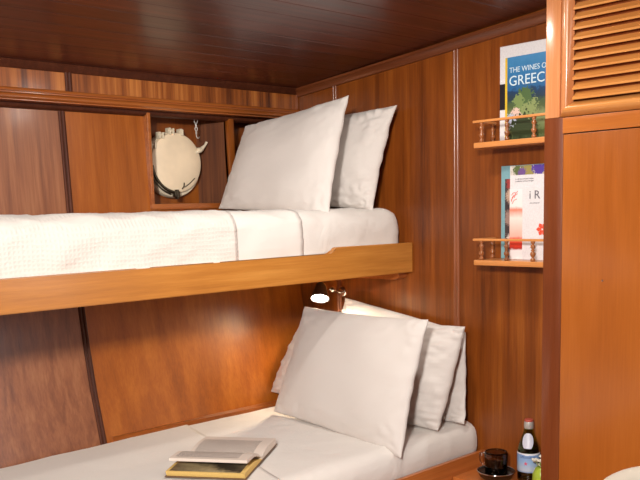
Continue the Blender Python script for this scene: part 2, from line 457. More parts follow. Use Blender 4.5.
lb = thing('lower_berth', (-1.05, -.5, 0), 'lower berth with mahogany side rail beside the nightstand', 'bunk')
obj('side_rail', BX((XB, -.910, .40), (-.003, -.894, .622), .003), W_rail, lb, autosmooth=40)
obj('berth_front', BX((XB, -.900, .0), (-.003, -.885, .398), .002), W_head, lb)
obj('berth_base', BX((XB, -.892, .56), (-.003, -.16, .583), .001), W_niche, lb)

def wr(p, amp, seed, f=7.):
    q = Vector((p[0]*f + seed, p[1]*f*1.3, p[2]*f*1.6))
    n = noise.noise(q) + .5*noise.noise(q*2.3 + Vector((5, 1, 2)))
    rdg = 1 - abs(noise.noise(Vector((p[0]*f*.9 + p[1]*f*1.7 + seed*2, p[1]*f*.8 - p[0]*2, p[2]*f*2.2)))) * 2
    return amp*(n*.8 + .5*max(0, rdg)**3)

def rbox(lo, hi, rx, ry, rz, dv=.02, d=0., amp=.0, seed=0., f=7.):
    """rounded soft box surface from a subdivided cube with elliptical edge radii"""
    lo = Vector(lo) - Vector((d, d, d)); hi = Vector(hi) + Vector((d, d, d))
    c = (lo + hi)/2; h = (hi - lo)/2; R = (rx, ry, rz)
    n = [max(4, int(2*h[i]/dv)) for i in range(3)]
    bm = bmesh.new(); vs = {}
    def warp(t):   # denser near ends
        return t
    def V(i, j, k):
        key = (i, j, k)
        if key not in vs:
            p = Vector([(-1 + 2*key[a]/n[a])*h[a] for a in range(3)])
            inner = Vector([max(-(h[a]-R[a]), min(h[a]-R[a], p[a])) for a in range(3)])
            q = Vector([(p[a]-inner[a])/R[a] for a in range(3)])
            L = q.length
            # cube->sphere in the corner cell
            if L > 1e-9:
                m = max(abs(q[0]), abs(q[1]), abs(q[2]))
                q = q*(m/L)
            p = inner + Vector([q[a]*R[a] for a in range(3)])
            nrm = Vector([q[a]/R[a]*.05 for a in range(3)])
            w = c + p
            if amp:
                nn = nrm.normalized() if nrm.length > 1e-9 else Vector((0, 0, 1))
                w = w + nn*wr(w, amp, seed, f)
            vs[key] = bm.verts.new(w)
        return vs[key]
    for (a, b, cc) in ((0,1,2),(1,2,0),(2,0,1)):
        for s in (0, n[cc]):
            for i in range(n[a]):
                for j in range(n[b]):
                    def K(x, y):
                        k = [0,0,0]; k[a] = x; k[b] = y; k[cc] = s; return tuple(k)
                    f_ = [V(*K(i,j)), V(*K(i+1,j)), V(*K(i+1,j+1)), V(*K(i,j+1))]
                    try: bm.faces.new(f_)
                    except ValueError: pass
    return bm

def layer(x0, x1, lo, hi, ry, rz, d, th, amp, seed, f, zbot_front, zbot_back, nx=60, hemfn=None):
    """bed cover: profile over back edge, top and front, swept along X"""
    prof = []
    y0, z0 = lo[1] - d, lo[2]; y1, z1 = hi[1] + d, hi[2] + d
    nb = 14
    for k in range(10): prof.append((y0, zbot_front + (z1 - rz - zbot_front)*k/10))
    for k in range(nb+1):
        a = PI/2*k/nb; prof.append((y0 + ry*(1-math.cos(a)), z1 - rz + rz*math.sin(a)))
    for k in range(1, 26): prof.append((y0 + ry + (y1 - ry - y0 - ry)*k/26, z1))
    for k in range(nb+1):
        a = PI/2*k/nb; prof.append((y1 - ry + ry*math.sin(a), z1 - rz + rz*math.cos(a)))
    prof.append((y1, zbot_back))
    m = len(prof); bm = bmesh.new()
    def nrm(k):
        a = prof[max(0, k-1)]; b = prof[min(m-1, k+1)]
        t = Vector((0, b[0]-a[0], b[1]-a[1])).normalized(); return Vector((0, -t.z, t.y))
    nr = [nrm(k) for k in range(m)]
    rows = []
    for i in range(nx+1):
        row = []; inn = []
        for k in range(m):
            xe = x1 + (hemfn(prof[k][0], prof[k][1]) if hemfn else 0)
            x = x0 + (xe - x0)*i/nx
            w = Vector((x, prof[k][0], prof[k][1]))
            w += nr[k]*wr(w, amp, seed, f)
            row.append(bm.verts.new(w)); inn.append(bm.verts.new(w - nr[k]*th))
        rows.append((row, inn))
    for i in range(nx):
        for k in range(m-1):
            a, b = rows[i][0], rows[i+1][0]; bm.faces.new((a[k], b[k], b[k+1], a[k+1]))
            a, b = rows[i][1], rows[i+1][1]; bm.faces.new((a[k], a[k+1], b[k+1], b[k]))
        for k in (0, m-1):
            bm.faces.new((rows[i][0][k], rows[i+1][0][k], rows[i+1][1][k], rows[i][1][k]))
    for i in (0, nx):
        for k in range(m-1): bm.faces.new((rows[i][0][k], rows[i][0][k+1], rows[i][1][k+1], rows[i][1][k]))
    return bm

UL, UH = (XB+.02, -.566, 1.2455), (-.010, .034, 1.448)
bm = rbox(UL, UH, .07, .06, .06, .016, 0, .006, 3., 9.)
setp(obj('mattress', bm, F_sheet, smooth=True, origin=(-1.05,-.27,1.2455)), 'white sheeted mattress on the upper bunk', 'mattress')
bm = layer(XB+.01, -.505, UL, UH, .06, .06, .0024, .0012, .006, 3., 9., 1.262, 1.36, nx=80)
setp(obj('folded_sheet', bm, F_plain, smooth=True, origin=(-1.3,-.27,1.3)), 'smooth white sheet band at the upper pillows between coverlet and bare mattress end', 'sheet')
bm = layer(XB+.0, -.77, UL, UH, .06, .06, .0050, .0016, .006, 3., 9., 1.268, 1.36, nx=80)
setp(obj('coverlet', bm, F_cover, smooth=True, origin=(-1.4,-.27,1.3)), 'white waffle coverlet drawn over the upper bunk', 'bedspread')

LL, LH = (XB+.02, -.892, .586), (-.002, -.125, .717)
bm = rbox(LL, LH, .022, .05, .05, .022, 0, .003, 8., 5.)
setp(obj('mattress', bm, F_sheet, smooth=True, origin=(-1.05,-.5,.586)), 'white sheeted mattress on the lower berth', 'mattress')
def hem(y, z): return -.30 + (y + .1)*-.42 if False else (-.0) + (-.125 - y)*-.24 
bm = layer(XB+.0, -.700, LL, LH, .05, .05, .003, .002, .003, 8., 5., .63, .64, nx=70, hemfn=hem)
setp(obj('coverlet', bm, F_plain, smooth=True, origin=(-1.4,-.5,.6)), 'white cover on the lower berth with its hem running under the open book', 'bedspread')

# ------------------------------------------------------------------ pillows
def pillow(BL, BR, TR, TL, tf, tb, seed, label, n=56, conc=.055, group=None, sag=0., crumple=.012, ext=None):
    BL, BR, TR, TL = map(Vector, (BL, BR, TR, TL))
    U = ((BR + TR) - (BL + TL))/4; Vv = ((TL + TR) - (BL + BR))/4
    nf = U.cross(Vv).normalized()     # towards viewer if U right, V up
    cen = (BL+BR+TR+TL)/4
    if nf.dot(Vector((-2.3,-2.6,1.4)) - cen) < 0: nf = -nf
    bm = bmesh.new(); F = {}; B = {}
    def H(u, v): return (max(0, 1 - abs(u)**2.4) * max(0, 1 - abs(v)**2.4))**.55
    for i in range(n+1):
        for j in range(n+1):
            u = math.sin(PI/2*(-1 + 2*i/n)*.92)/math.sin(PI/2*.92); v = math.sin(PI/2*(-1 + 2*j/n)*.92)/math.sin(PI/2*.92)
            uu = u*(1 - conc*(1 - v**2)); vv = v*(1 - conc*1.1*(1 - u**2))
            a, b = (uu+1)/2, (vv+1)/2
            p = BL*(1-a)*(1-b) + BR*a*(1-b) + TR*a*b + TL*(1-a)*b
            edge = max(abs(u), abs(v))
            # edge ripples and radial puckers
            rip = noise.noise(Vector((u*5 + seed, v*5, seed)))*.006*edge**4
            q = Vector((uu*1.6 + seed, vv*1.6, seed*.7))
            big = noise.noise(q)
            ang = math.atan2(v, u)
            cor = (abs(u*v))**1.5
            puck = abs(noise.noise(Vector((u*7 + v*3 + seed, v*7 - u*3, 2.))))*crumple*(.25 + cor*1.6 + .9*edge**6)*(1-edge**20)
            hgt = H(u, v)
            p = p + nf*(rip) 
            F[i,j] = bm.verts.new(p + nf*(tf*hgt*(1 + .18*big) + puck + .0008))
            if i in (0, n) or j in (0, n): B[i,j] = F[i,j]
            else:
                big2 = noise.noise(q + Vector((9, 4, 2)))
                B[i,j] = bm.verts.new(p - nf*(tb*hgt*(1 + .15*big2) - puck*.5 + .0008))
    for i in range(n):
        for j in range(n):
            bm.faces.new((F[i,j], F[i+1,j], F[i+1,j+1], F[i,j+1]))
            q4 = (B[i,j], B[i,j+1], B[i+1,j+1], B[i+1,j])
            try: bm.faces.new(q4)
            except ValueError: pass
    # slack towards the bottom
    if sag:
        for v in bm.verts: pass
    low = min(v.co.z for v in bm.verts)
    return setp(obj('pillow', bm, F_pil, smooth=True, origin=(cen.x, cen.y, low)), label, 'pillow', group)
pillow((-.40,.015,1.462), (-.37,-.545,1.420), (-.215,-.50,1.832), (-.29,-.025,1.765), .055, .055, 2.1, 'front pillow on the upper bunk, broad and square to the room', crumple=.005, conc=.04, group='pillows on the upper bunk')
pillow((-.13,.0,1.46), (-.135,-.525,1.440), (-.055,-.575,1.802), (-.05,-.06,1.80), .065, .045, 5.4, 'rear pillow on the upper bunk, leaning on the bulkhead with one pointed corner up', crumple=.017, group='pillows on the upper bunk')
pillow((-.40,-.265,.728), (-.44,-.915,.690), (-.30,-.91,1.103), (-.26,-.295,1.100), .055, .055, 9.2, 'front pillow on the lower berth, large with a pointed corner at upper right', conc=.035, crumple=.006, group='pillows on the lower berth')
pillow((-.24,-.06,.745), (-.205,-.870,.722), (-.115,-.910,1.060), (-.125,-.14,1.03), .085, .040, 12.7, 'middle pillow on the lower berth, shaded by the pillow in front', crumple=.018, conc=-.01, group='pillows on the lower berth')
pillow((-.09,-.20,.722), (-.090,-.890,.724), (-.052,-.866,1.030), (-.045,-.29,1.112), .035, .030, 15.3, 'rear pillow on the lower berth, flat against the bulkhead under the lamp', crumple=.010, conc=-.005, group='pillows on the lower berth')

# ------------------------------------------------------------------ reading lamp
lamp = thing('reading_lamp', (0, -.232, 1.128), 'lit chrome swivel reading lamp under the upper bunk', 'lamp')
bm = bmesh.new(); lathe(bm, [(.0,0),(.022,0),(.022,.006),(.016,.010),(.0,.010)], (0,-.232,1.128), (-1,0,0), 24, False, False)
obj('wall_plate', bm, M_chrome, lamp, autosmooth=40)
bm = bmesh.new(); tube(bm, [(-.009,-.232,1.128),(-.03,-.233,1.130),(-.052,-.238,1.138),(-.066,-.243,1.143)], .0045)
tube(bm, [(-.066,-.243,1.143),(-.10,-.248,1.148),(-.135,-.258,1.153)], .0035)
obj('arm', bm, M_chrome, lamp, smooth=True)
bm = bmesh.new(); bmesh.ops.create_uvsphere(bm, u_segments=16, v_segments=10, radius=.011, matrix=Matrix.Translation((-.066,-.243,1.143)))
obj('joint', bm, M_chrome, lamp, smooth=True)
lc = Vector((-.145,-.255,1.119)); ld = Vector((-.42,-.34,-.84)).normalized()
bm = bmesh.new()
lathe(bm, [(.008,-.062),(.014,-.060),(.020,-.052),(.024,-.035),(.031,-.012),(.036,.004),(.034,.004),(.029,-.012),(.020,-.03),(.004,-.032)], lc, ld, 32, True, True)
sh = obj('lamp_shade', bm, M_steel, lamp, autosmooth=50)
bm = bmesh.new(); lathe(bm, [(.0005,.004),(.018,.003),(.030,-.004),(.030,-.006),(.0005,-.006)], lc, ld, 32, True, True)
obj('lamp_lens', bm, M_bulb, lamp, smooth=True)

# ------------------------------------------------------------------ porthole in the recess
PC = Vector((-.512, .1505, 1.629))
pt = thing('porthole', PC, 'round cream porthole cover in the hull recess, wooden surround', 'porthole')
AX = (0, -1, 0)
bm = bmesh.new(); lathe(bm, [(.100,-.009),(.134,-.009),(.136,.008),(.130,.022),(.106,.026),(.100,.02)], PC, AX, 64, False, False)
PRX = .134
obj('rim', bm, M_paintw, pt, autosmooth=40)
bm = bmesh.new(); lathe(bm, [(.0005,.046),(.06,.046),(.112,.043),(.120,.038),(.122,.028),(.118,.024),(.0005,.024)], PC + Vector((.004,0,.008)), AX, 64, False, False)
obj('cover_plate', bm, M_paint, pt, autosmooth=40)
bm = bmesh.new()    # curved bronze stay round the lower left
arc = [PC + Vector((.120*math.cos(a), -.046, .008+.122*math.sin(a))) for a in [math.radians(t) for t in range(186, 262, 4)]]
tube(bm, arc, .006, 10)
arc = [PC + Vector((.131*math.cos(a), -.040, .008+.131*math.sin(a))) for a in [math.radians(t) for t in range(190, 258, 4)]]
tube(bm, arc, .0035, 8)
obj('stay_bar', bm, M_bronze, pt, smooth=True)
bm = bmesh.new()
e = PC + Vector((-.018,-.052,-.118)); box(bm, e + Vector((-.010,-.012,-.014)), e + Vector((.014,.012,.010)), .004)
box(bm, e + Vector((-.004,-.018,-.022)), e + Vector((.006,.004,.016)), .003)
obj('clip', bm, M_bronze, pt, autosmooth=40)
for a, w in ((148, .026), (122, .022), (98, .024), (76, .014)):   # hinge lugs on the top
    bm = bmesh.new(); t = math.radians(a)
    c = PC + Vector((.128*math.cos(t), -.036, .006+.128*math.sin(t)))
    box(bm, (c.x-w*.5, c.y-.012, c.z-.012), (c.x-w*.5+.007, c.y+.022, c.z+.016), .002)
    box(bm, (c.x+w*.5-.007, c.y-.012, c.z-.012), (c.x+w*.5, c.y+.022, c.z+.014), .002)
    tube(bm, [(c.x-w*.6, c.y, c.z+.004), (c.x+w*.6, c.y, c.z+.004)], .005, 10)
    obj('hinge_lug', bm, [M_paintw], pt, autosmooth=40)
bm = bmesh.new(); c = PC + Vector((.118, -.036, .062))       # wing nut dog on the right
tube(bm, [c + Vector((-.018,0,-.012)), c + Vector((.012,-.002,.004)), c + Vector((.030,-.004,.020)), c + Vector((.040,-.004,.034))], [.009,.010,.005,.006], 10)
lathe(bm, [(.0,-.016),(.011,-.016),(.011,.012),(.006,.018),(.0,.018)], c, AX, 16, False, False)
obj('clamp_screw', bm, M_paintw, pt, autosmooth=50)
bm = bmesh.new(); tube(bm, [PC + Vector((.03,-.047,-.092)), PC + Vector((.055,-.047,-.078)), PC + Vector((.085,-.046,-.055))], .0018, 6)
tube(bm, [PC + Vector((.018,-.047,-.10)), PC + Vector((.026,-.05,-.088)), PC + Vector((.03,-.047,-.074))], .0025, 6)
obj('scratched_catch', bm, M_bronze, pt, smooth=True)
# hanging hook chain
pt.scale = (.90, .88, .90)
ch = thing('hook_chain', (-.437, .085, 1.802), 'short metal chain with a hook hanging in front of the porthole', 'chain')
zz = 1.800
for k in range(4):
    bm = bmesh.new(); pts = []
    hh = .011 if k < 1 else .009; ww = .0075 if k < 1 else .005
    zc0 = zz - hh + .001
    for q in range(14):
        a = 2*PI*q/14
        o_ = (ww*math.cos(a), 0) if k % 2 == 0 else (ww*.8*math.cos(a), ww*.6*math.cos(a))
        pts.append((-.437 + o_[0], .085 + o_[1], zc0 + hh*math.sin(a)))
    tube(bm, pts, .0014, 6, closed=True); obj('link', bm, M_zinc, ch, smooth=True)
    zz -= 2*hh - .004
bm = bmesh.new(); tube(bm, [(-.437,.085,zz+.003), (-.437,.085,zz-.006), (-.434,.085,zz-.013), (-.428,.085,zz-.014), (-.424,.085,zz-.009)], .0016, 8)
obj('hook', bm, M_zinc, ch, smooth=True)

# ------------------------------------------------------------------ galleried bookshelves
def shelf(z, label):
    """z = top of the shelf board"""
    t = thing('book_shelf', (0, -1.125, z-.017), label, 'shelf', 'galleried bookshelves on the bulkhead')
    y0, y1 = -.942, -1.318; d = -.112
    bm = bmesh.new(); box(bm, (d, y1, z-.017), (-.001, y0, z), .003); obj('shelf_board', bm, W_shelf, t, autosmooth=40)
    bm = bmesh.new(); box(bm, (d, y1, z+.060), (d+.012, y0+.004, z+.068), .0025); obj('gallery_rail', bm, W_shelf, t, autosmooth=40)
    bm = bmesh.new(); box(bm, (d+.0121, y0-.010, z+.0602), (-.001, y0+.002, z+.0678), .0025); obj('end_rail', bm, W_shelf, t, autosmooth=40)
    prof = [(.0060,0),(.0074,.003),(.0074,.007),(.0034,.011),(.0050,.014),(.0084,.020),(.0084,.025),(.0036,.030),(.0068,.033),(.0036,.037),(.0078,.042),(.0066,.048),(.0030,.052),(.0066,.056),(.0066,.060)]
    for (x, y) in ((d+.007,-.968), (d+.007,-1.062), (d+.007,-1.156), (d+.007,-1.25), (-.018,-.948)):
        bm = bmesh.new(); lathe(bm, prof, (x, y, z), (0,0,1), 16); obj('baluster', bm, W_turned, t, smooth=True)
    return t
shelf(1.6435, 'upper galleried bookshelf on the bulkhead carrying the wine book')
shelf(1.2775, 'lower galleried bookshelf on the bulkhead, below the wine book')

def book(name, y0, y1, z0, z1, x_back, th, covmat, label, spine=None, lean=.0):
    """standing with its front cover facing the room (-X); y0 is the left edge"""
    t = thing(name, (x_back, (y0+y1)/2, z0), label, 'book', 'books on the upper bookshelf' if z0 > 1.5 else 'books on the lower bookshelf')
    xf = x_back - th
    bm = bmesh.new(); box(bm, (xf, y1, z0), (xf+.0018, y0, z1), .0006, 1); obj('front_cover', bm, covmat, t)
    bm = bmesh.new(); box(bm, (x_back-.0018, y1, z0), (x_back, y0, z1), .0006, 1); obj('back_cover', bm, covmat if spine is None else spine, t)
    bm = bmesh.new(); box(bm, (xf+.0018, y0-.0016, z0), (x_back-.0018, y0, z1)); obj('spine', bm, spine or covmat, t)
    bm = bmesh.new(); box(bm, (xf+.0019, y1+.003, z0+.003), (x_back-.0019, y0-.0017, z1-.003)); obj('page_block', bm, M_paper, t)
    return t, xf
def onface(x, y, z):   # text lying on a face looking to -X : text right = -Y, up = Z
    return Matrix(((0,0,-1,x),(-1,0,0,y),(0,1,0,z),(0,0,0,1)))
# upper shelf
zu = 1.6438
t, xf = book('picture_book', -.974, -1.225, zu, 1.938, -.003, .014, M_white, 'tall white book with a black band, behind the blue wine book')
bm = bmesh.new(); box(bm, (xf-.0006, -1.225, 1.745), (xf-.0001, -.974, 1.824)); obj('black_band', bm, M_black, t)
t, xf = book('wine_book', -1.008, -1.215, zu, 1.898, -.020, .017,
     ramp_mat('wine book cover picture', 'Z', [(0, S(70,84,50)), (.03, S(98,112,66)), (.075, S(132,142,98)), (.10, S(80,94,58)), (.116, S(70,90,60)), (.126, S(40,60,70)), (.150, S(28,60,96)), (.160, S(40,96,146)), (.2, S(46,114,166)), (.254, S(66,134,184))],
              nscale=55, namp=.22, spots=[(-.017, .06, .082, .022, S(222,190,176), 150), (-.017, .085, .062, .022, S(176,184,204), 190), (-.017, .02, .100, .03, S(136,150,96), 160), (-.017, .04, .03, .05, S(52,66,40), 130), (-.017, .03, .135, .026, S(78,104,62), 140), (-.017,.055,.12,.02,S(120,140,84),150)]),
     'blue illustrated hardback about Greek wine on the upper bookshelf', spine=M_yellow)
bm = bmesh.new(); box(bm, (xf-.0007, -1.0155, zu+.0005), (xf-.0001, -1.008, 1.8975)); obj('yellow_edge', bm, M_yellow, t)
text_mesh('title_line', 'THE WINES OF', .0225, onface(xf-.0010, -1.0235, 1.851), M_wtext, t, depth=.0003, sx=.93)
text_mesh('title_word', 'GREECE', .042, onface(xf-.0010, -1.0215, 1.812), M_wtext, t, depth=.0003, sx=1.0)
# lower shelf
zl = 1.2778
t, xf = book('cookery_book', -.979, -1.20, zl, 1.571, -.003, .012, M_teal, 'teal book at the back of the lower bookshelf with a dark picture strip')
bm = bmesh.new(); box(bm, (xf-.0006, -1.04, zl+.0005), (xf-.0001, -.994, 1.53))
obj('picture_strip', bm, ramp_mat('dark tile photograph', 'Z', [(0, S(40,34,40)), (.1, S(60,48,50)), (.2, S(46,38,44)), (.25, S(70,56,56))], 90, .8,
    spots=[(-.012,.07,.06,.02,S(210,190,180),300), (-.012,.074,.13,.024,S(150,120,110),300), (-.012,.07,.2,.022,S(190,160,140),320), (-.012,.07,.24,.02,S(160,60,60),300)]), t)
t, xf = book('flower_book', -1.022, -1.215, zl, 1.569, -.0165, .013, M_white, 'white book bordered with printed flowers at its top edge')
bm = bmesh.new(); box(bm, (xf-.0006, -1.214, 1.540), (xf-.0001, -1.024, 1.5688))
obj('flower_border', bm, ramp_mat('printed flower border', 'Y', [(-.1, S(120,90,150)), (-.05, S(150,140,90)), (.0, S(222,214,204)), (.04, S(110,120,80)), (.09, S(214,206,200))], 120, .9,
    spots=[(-.013,.03,.277,.020,S(150,140,80),160),(-.013,.068,.277,.016,S(90,104,60),200),(-.013,-.005,.282,.022,S(84,60,150),170),(-.013,.052,.27,.014,S(110,80,140),220),(-.013,-.045,.28,.022,S(74,60,140),150)]), t)
for zz_ in (1.526, 1.519): text_mesh('caption', 'a collection of island recipes', .0058, onface(xf-.0009, -1.042, zz_), M_grey, t, depth=.0002)
t, xf = book('coral_booklet', -1.026, -1.10, zl, 1.497, -.031, .006, ramp_mat('coral washed cover', 'Z', [(0, S(236,232,232)), (.028, S(234,226,226)), (.034, S(160,36,24)), (.044, S(228,58,36)), (.064, S(236,92,66)), (.072, S(244,176,160)), (.13, S(250,226,218)), (.155, S(240,130,104)), (.165, S(246,232,228)), (.219, S(238,232,234))], 30, .08),
               'thin booklet with a coral red wash, beside the white brochure')
bm = bmesh.new()
for k, (a, b) in enumerate((((-1.032,1.462),(-1.055,1.482)), ((-1.034,1.458),(-1.042,1.478)), ((-1.036,1.452),(-1.053,1.466)), ((-1.044,1.470),(-1.056,1.490)), ((-1.034,1.478),(-1.048,1.486)))):
    tube(bm, [(xf-.0006, a[0], a[1]), (xf-.0008, (a[0]+b[0])/2+.002, (a[1]+b[1])/2+.003), (xf-.0006, b[0], b[1])], .0009, 5)
obj('scribble', bm, M_coral, t)
t, xf = book('white_brochure', -1.078, -1.235, zl, 1.500, -.039, .006, M_white, 'white brochure with grey lettering at the front of the lower bookshelf')
text_mesh('brochure_title', 'i R', .036, onface(xf-.0009, -1.102, 1.4655), M_grey, t, depth=.0003)
text_mesh('caption', 'olive oil journal', .0055, onface(xf-.0009, -1.105, 1.451), M_grey, t, depth=.0002)
bm = bmesh.new()
for k in range(6):
    a = 2*PI*k/6; c0 = Vector((xf-.001, -1.150, 1.372))
    u = Vector((0, math.cos(a), math.sin(a))); w = Vector((0, -math.sin(a), math.cos(a)))
    vs = [bm.verts.new(c0 + u*r + w*s) for r, s in ((.003,-.002),(.014,-.007),(.021,0),(.014,.007),(.003,.002))]; bm.faces.new(vs)
obj('printed_flower', bm, M_coral, t)

# ------------------------------------------------------------------ locker
XL = -.30
lk = thing('locker', (-.15, -1.6, 0), 'tall orange mahogany locker with a louvred door over a plain door', 'cabinet')
Y0, Y1 = -1.3145, -1.93
bm = bmesh.new()
box(bm, (XL+.022, Y1, .0), (-.002, Y0-.001, 2.02)); obj('carcass', bm, W_lockd, lk)
bm = bmesh.new(); box(bm, (XL, -1.3575, 1.672), (XL+.0218, Y0, 2.015), .003); obj('upper_post', bm, W_lockp, lk, autosmooth=40)
bm = bmesh.new()
sweep_poly(bm, [(XL+.0218, Y0-.0005), (XL-.002, Y0-.0005), (XL-.002, -1.345), (XL+.006, -1.366), (XL+.0218, -1.366)], lambda a, b, s: (a, b, s), .02, 1.6715)
obj('lower_post', bm, W_lockd, lk, autosmooth=30)
bm = bmesh.new(); box(bm, (XL+.002, Y1, 1.630), (XL+.0218, -1.3662, 1.6705), .0015); obj('middle_rail', bm, W_railh, lk, autosmooth=40)
# upper louvred door
ud = obj('door', BX((XL+.016, Y1+.04, 1.70), (XL+.0216, -1.39, 2.01)), W_lockd, lk)
zt = 2.012
def half_round(n=8, w=.036, hgt=.018):
    return [(-hgt*math.sin(PI*k/n)**.8 if 0 < k < n else 0, w*k/n) for k in range(n+1)]
bm = bmesh.new()   # left stile moulding, mitred at the foot
pr = half_round()
A = [bm.verts.new((XL+.006+a, -1.3585-b, 1.6725+b)) for a, b in pr]; B = [bm.verts.new((XL+.006+a, -1.3585-b, zt)) for a, b in pr]
for k in range(len(pr)-1): bm.faces.new((A[k], A[k+1], B[k+1], B[k]))
bm.faces.new((A[-1], A[0], B[0], B[-1])); bm.faces.new(A); bm.faces.new(B[::-1])
obj('stile_moulding', bm, W_lockp, ud, autosmooth=60)
bm = bmesh.new()   # bottom moulding
A = [bm.verts.new((XL+.006+a, -1.3585-b, 1.6725+b)) for a, b in pr]; B = [bm.verts.new((XL+.006+a, Y1+b, 1.6725+b)) for a, b in pr]
for k in range(len(pr)-1): bm.faces.new((A[k], A[k+1], B[k+1], B[k]))
bm.faces.new((A[-1], A[0], B[0], B[-1])); bm.faces.new(A); bm.faces.new(B[::-1])
obj('bottom_moulding', bm, W_slat, ud, autosmooth=60)
bm = bmesh.new()
for k in range(13):
    z = 1.7125 + .02475*k
    # lower outer edge, rising inwards
    poly = [(XL-.003, z), (XL-.003, z+.0055), (XL+.003, z+.0105), (XL+.0155, z+.0205), (XL+.0155, z+.015)]
    sweep_poly(bm, poly, lambda a, b, s: (a, s, b), Y1+.036, -1.3955)
obj('louvre_slats', bm, W_slat, ud, autosmooth=25)
# lower door
ld_ = obj('door', BX((XL+.004, Y1+.01, .10), (XL+.0217, -1.3675, 1.6275), .002), W_lock, lk, autosmooth=40)
bm = bmesh.new(); lathe(bm, [(.0,0),(.0028,0),(.0024,.0014),(.0,.0018)], (XL+.004,-1.487,1.248), (-1,0,0), 12, False, False)
obj('screw', bm, M_chrome, ld_, smooth=True)

# ------------------------------------------------------------------ nightstand and what stands on it
zn = .572
ns = thing('nightstand', (-.09, -1.11, 0), 'small mahogany nightstand in the corner between lower berth and locker', 'nightstand')
obj('table_top', BX((-.186, -1.3135, zn-.022), (-.0015, -.9125, zn), .004), W_rail, ns, autosmooth=40)
obj('cabinet_body', BX((-.176, -1.312, .02), (-.002, -.918, zn-.0225), .002), W_lockd, ns)
obj('drawer_front', BX((-.186, -1.30, .36), (-.1765, -.93, .53), .003), W_rail, ns, autosmooth=40)
def cylbend(c, R, a0):
    def f(p):
        a = a0 + p.x/R     # text to the right as seen from outside
        return Vector((c[0] + (R+p.z)*math.cos(a), c[1] + (R+p.z)*math.sin(a), c[2] + p.y))
    return f
bc = Vector((-.060, -1.118, zn+.0005))
bt = thing('water_bottle', bc, 'small green glass mineral water bottle with blue label on the nightstand', 'bottle')
bp_ = [(.0005,.004),(.022,.003),(.030,.0),(.0345,.004),(.0350,.012),(.0350,.098),(.0335,.112),(.028,.130),(.0205,.150),(.0155,.166),(.0140,.178),(.0138,.186)]
bm = bmesh.new(); lathe(bm, bp_ + [(.0118,.186),(.0120,.178),(.0135,.166),(.0185,.150),(.026,.130),(.0315,.112),(.0330,.098),(.0330,.014),(.028,.008),(.0005,.008)], bc, (0,0,1), 40, False, False)
obj('glass_body', bm, G_green, bt, smooth=True)
bm = bmesh.new(); lathe(bm, [(.0005,.0085),(.0275,.0085),(.0325,.0145),(.0325,.098),(.031,.112),(.0255,.130),(.0005,.1301)], bc, (0,0,1), 32, False, False)
obj('water', bm, M_water, bt, smooth=True)
M_label = ramp_mat('blue label print', 'Z', [(.0, S(120,146,190)), (.038, S(140,166,206)), (.043, S(196,206,222)), (.068, S(150,182,220)), (.092, S(124,156,206)), (.094, S(228,228,232)), (.10, S(228,228,232))], 60, .12)
bm = bmesh.new(); lathe(bm, [(.0353,.036),(.0357,.037),(.0357,.097),(.0353,.098)], bc, (0,0,1), 40, False, False)
lab = obj('label_band', bm, M_label, bt, smooth=True)
view = math.atan2(-2.58+1.118, -2.32+.06)     # angle facing the room
text_mesh('label_lettering', 'S.PELLEGRINO', .0092, None, plain('navy print', S(46,64,120), .5), lab, .0002, bend=cylbend(bc + Vector((0,0,.083)), .0361, view-.76), sx=.86)
text_mesh('star', '★', .016, None, plain('red star print', S(226,80,110), .5), lab, .0002, bend=cylbend(bc + Vector((0,0,.060)), .0361, view-.45))
bm = bmesh.new()   # oval shoulder label, hugging the cone of the shoulder
def shoulder(z):
    for (r0, h0), (r1, h1) in zip(bp_, bp_[1:]):
        if h0 <= z <= h1 and h1 > h0: return r0 + (r1-r0)*(z-h0)/(h1-h0)
    return .014
cv = None; ringp = []
rows = []
for j in range(9):
    z = .114 + .046*j/8; half = .0175*math.sqrt(max(0, 1 - ((j-3.6)/4.6)**2)) + .0006
    R_ = shoulder(z) + .0008; a0 = view - .10
    rows.append([bm.verts.new((bc.x + R_*math.cos(a0 + half/R_*(k/4-1)), bc.y + R_*math.sin(a0 + half/R_*(k/4-1)), bc.z + z)) for k in range(9)])
for j in range(8):
    for k in range(8): bm.faces.new((rows[j][k], rows[j][k+1], rows[j+1][k+1], rows[j+1][k]))
obj('shoulder_label', bm, plain('pale shoulder label', S(206,206,220), .4), bt, smooth=True)
bm = bmesh.new(); lathe(bm, [(.0142,.172),(.0152,.176),(.0152,.190),(.0140,.1955)], bc, (0,0,1), 24, True, True)
obj('neck_foil', bm, plain('silver neck foil', S(200,196,190), .35, .4), bt, autosmooth=40)
bm = bmesh.new(); lathe(bm, [(.0138,.1957),(.0138,.2005),(.012,.2025),(.0,.203)], bc, (0,0,1), 24, True, False)
obj('bottle_cap', bm, plain('red cap', S(186,84,70), .4), bt, autosmooth=40)

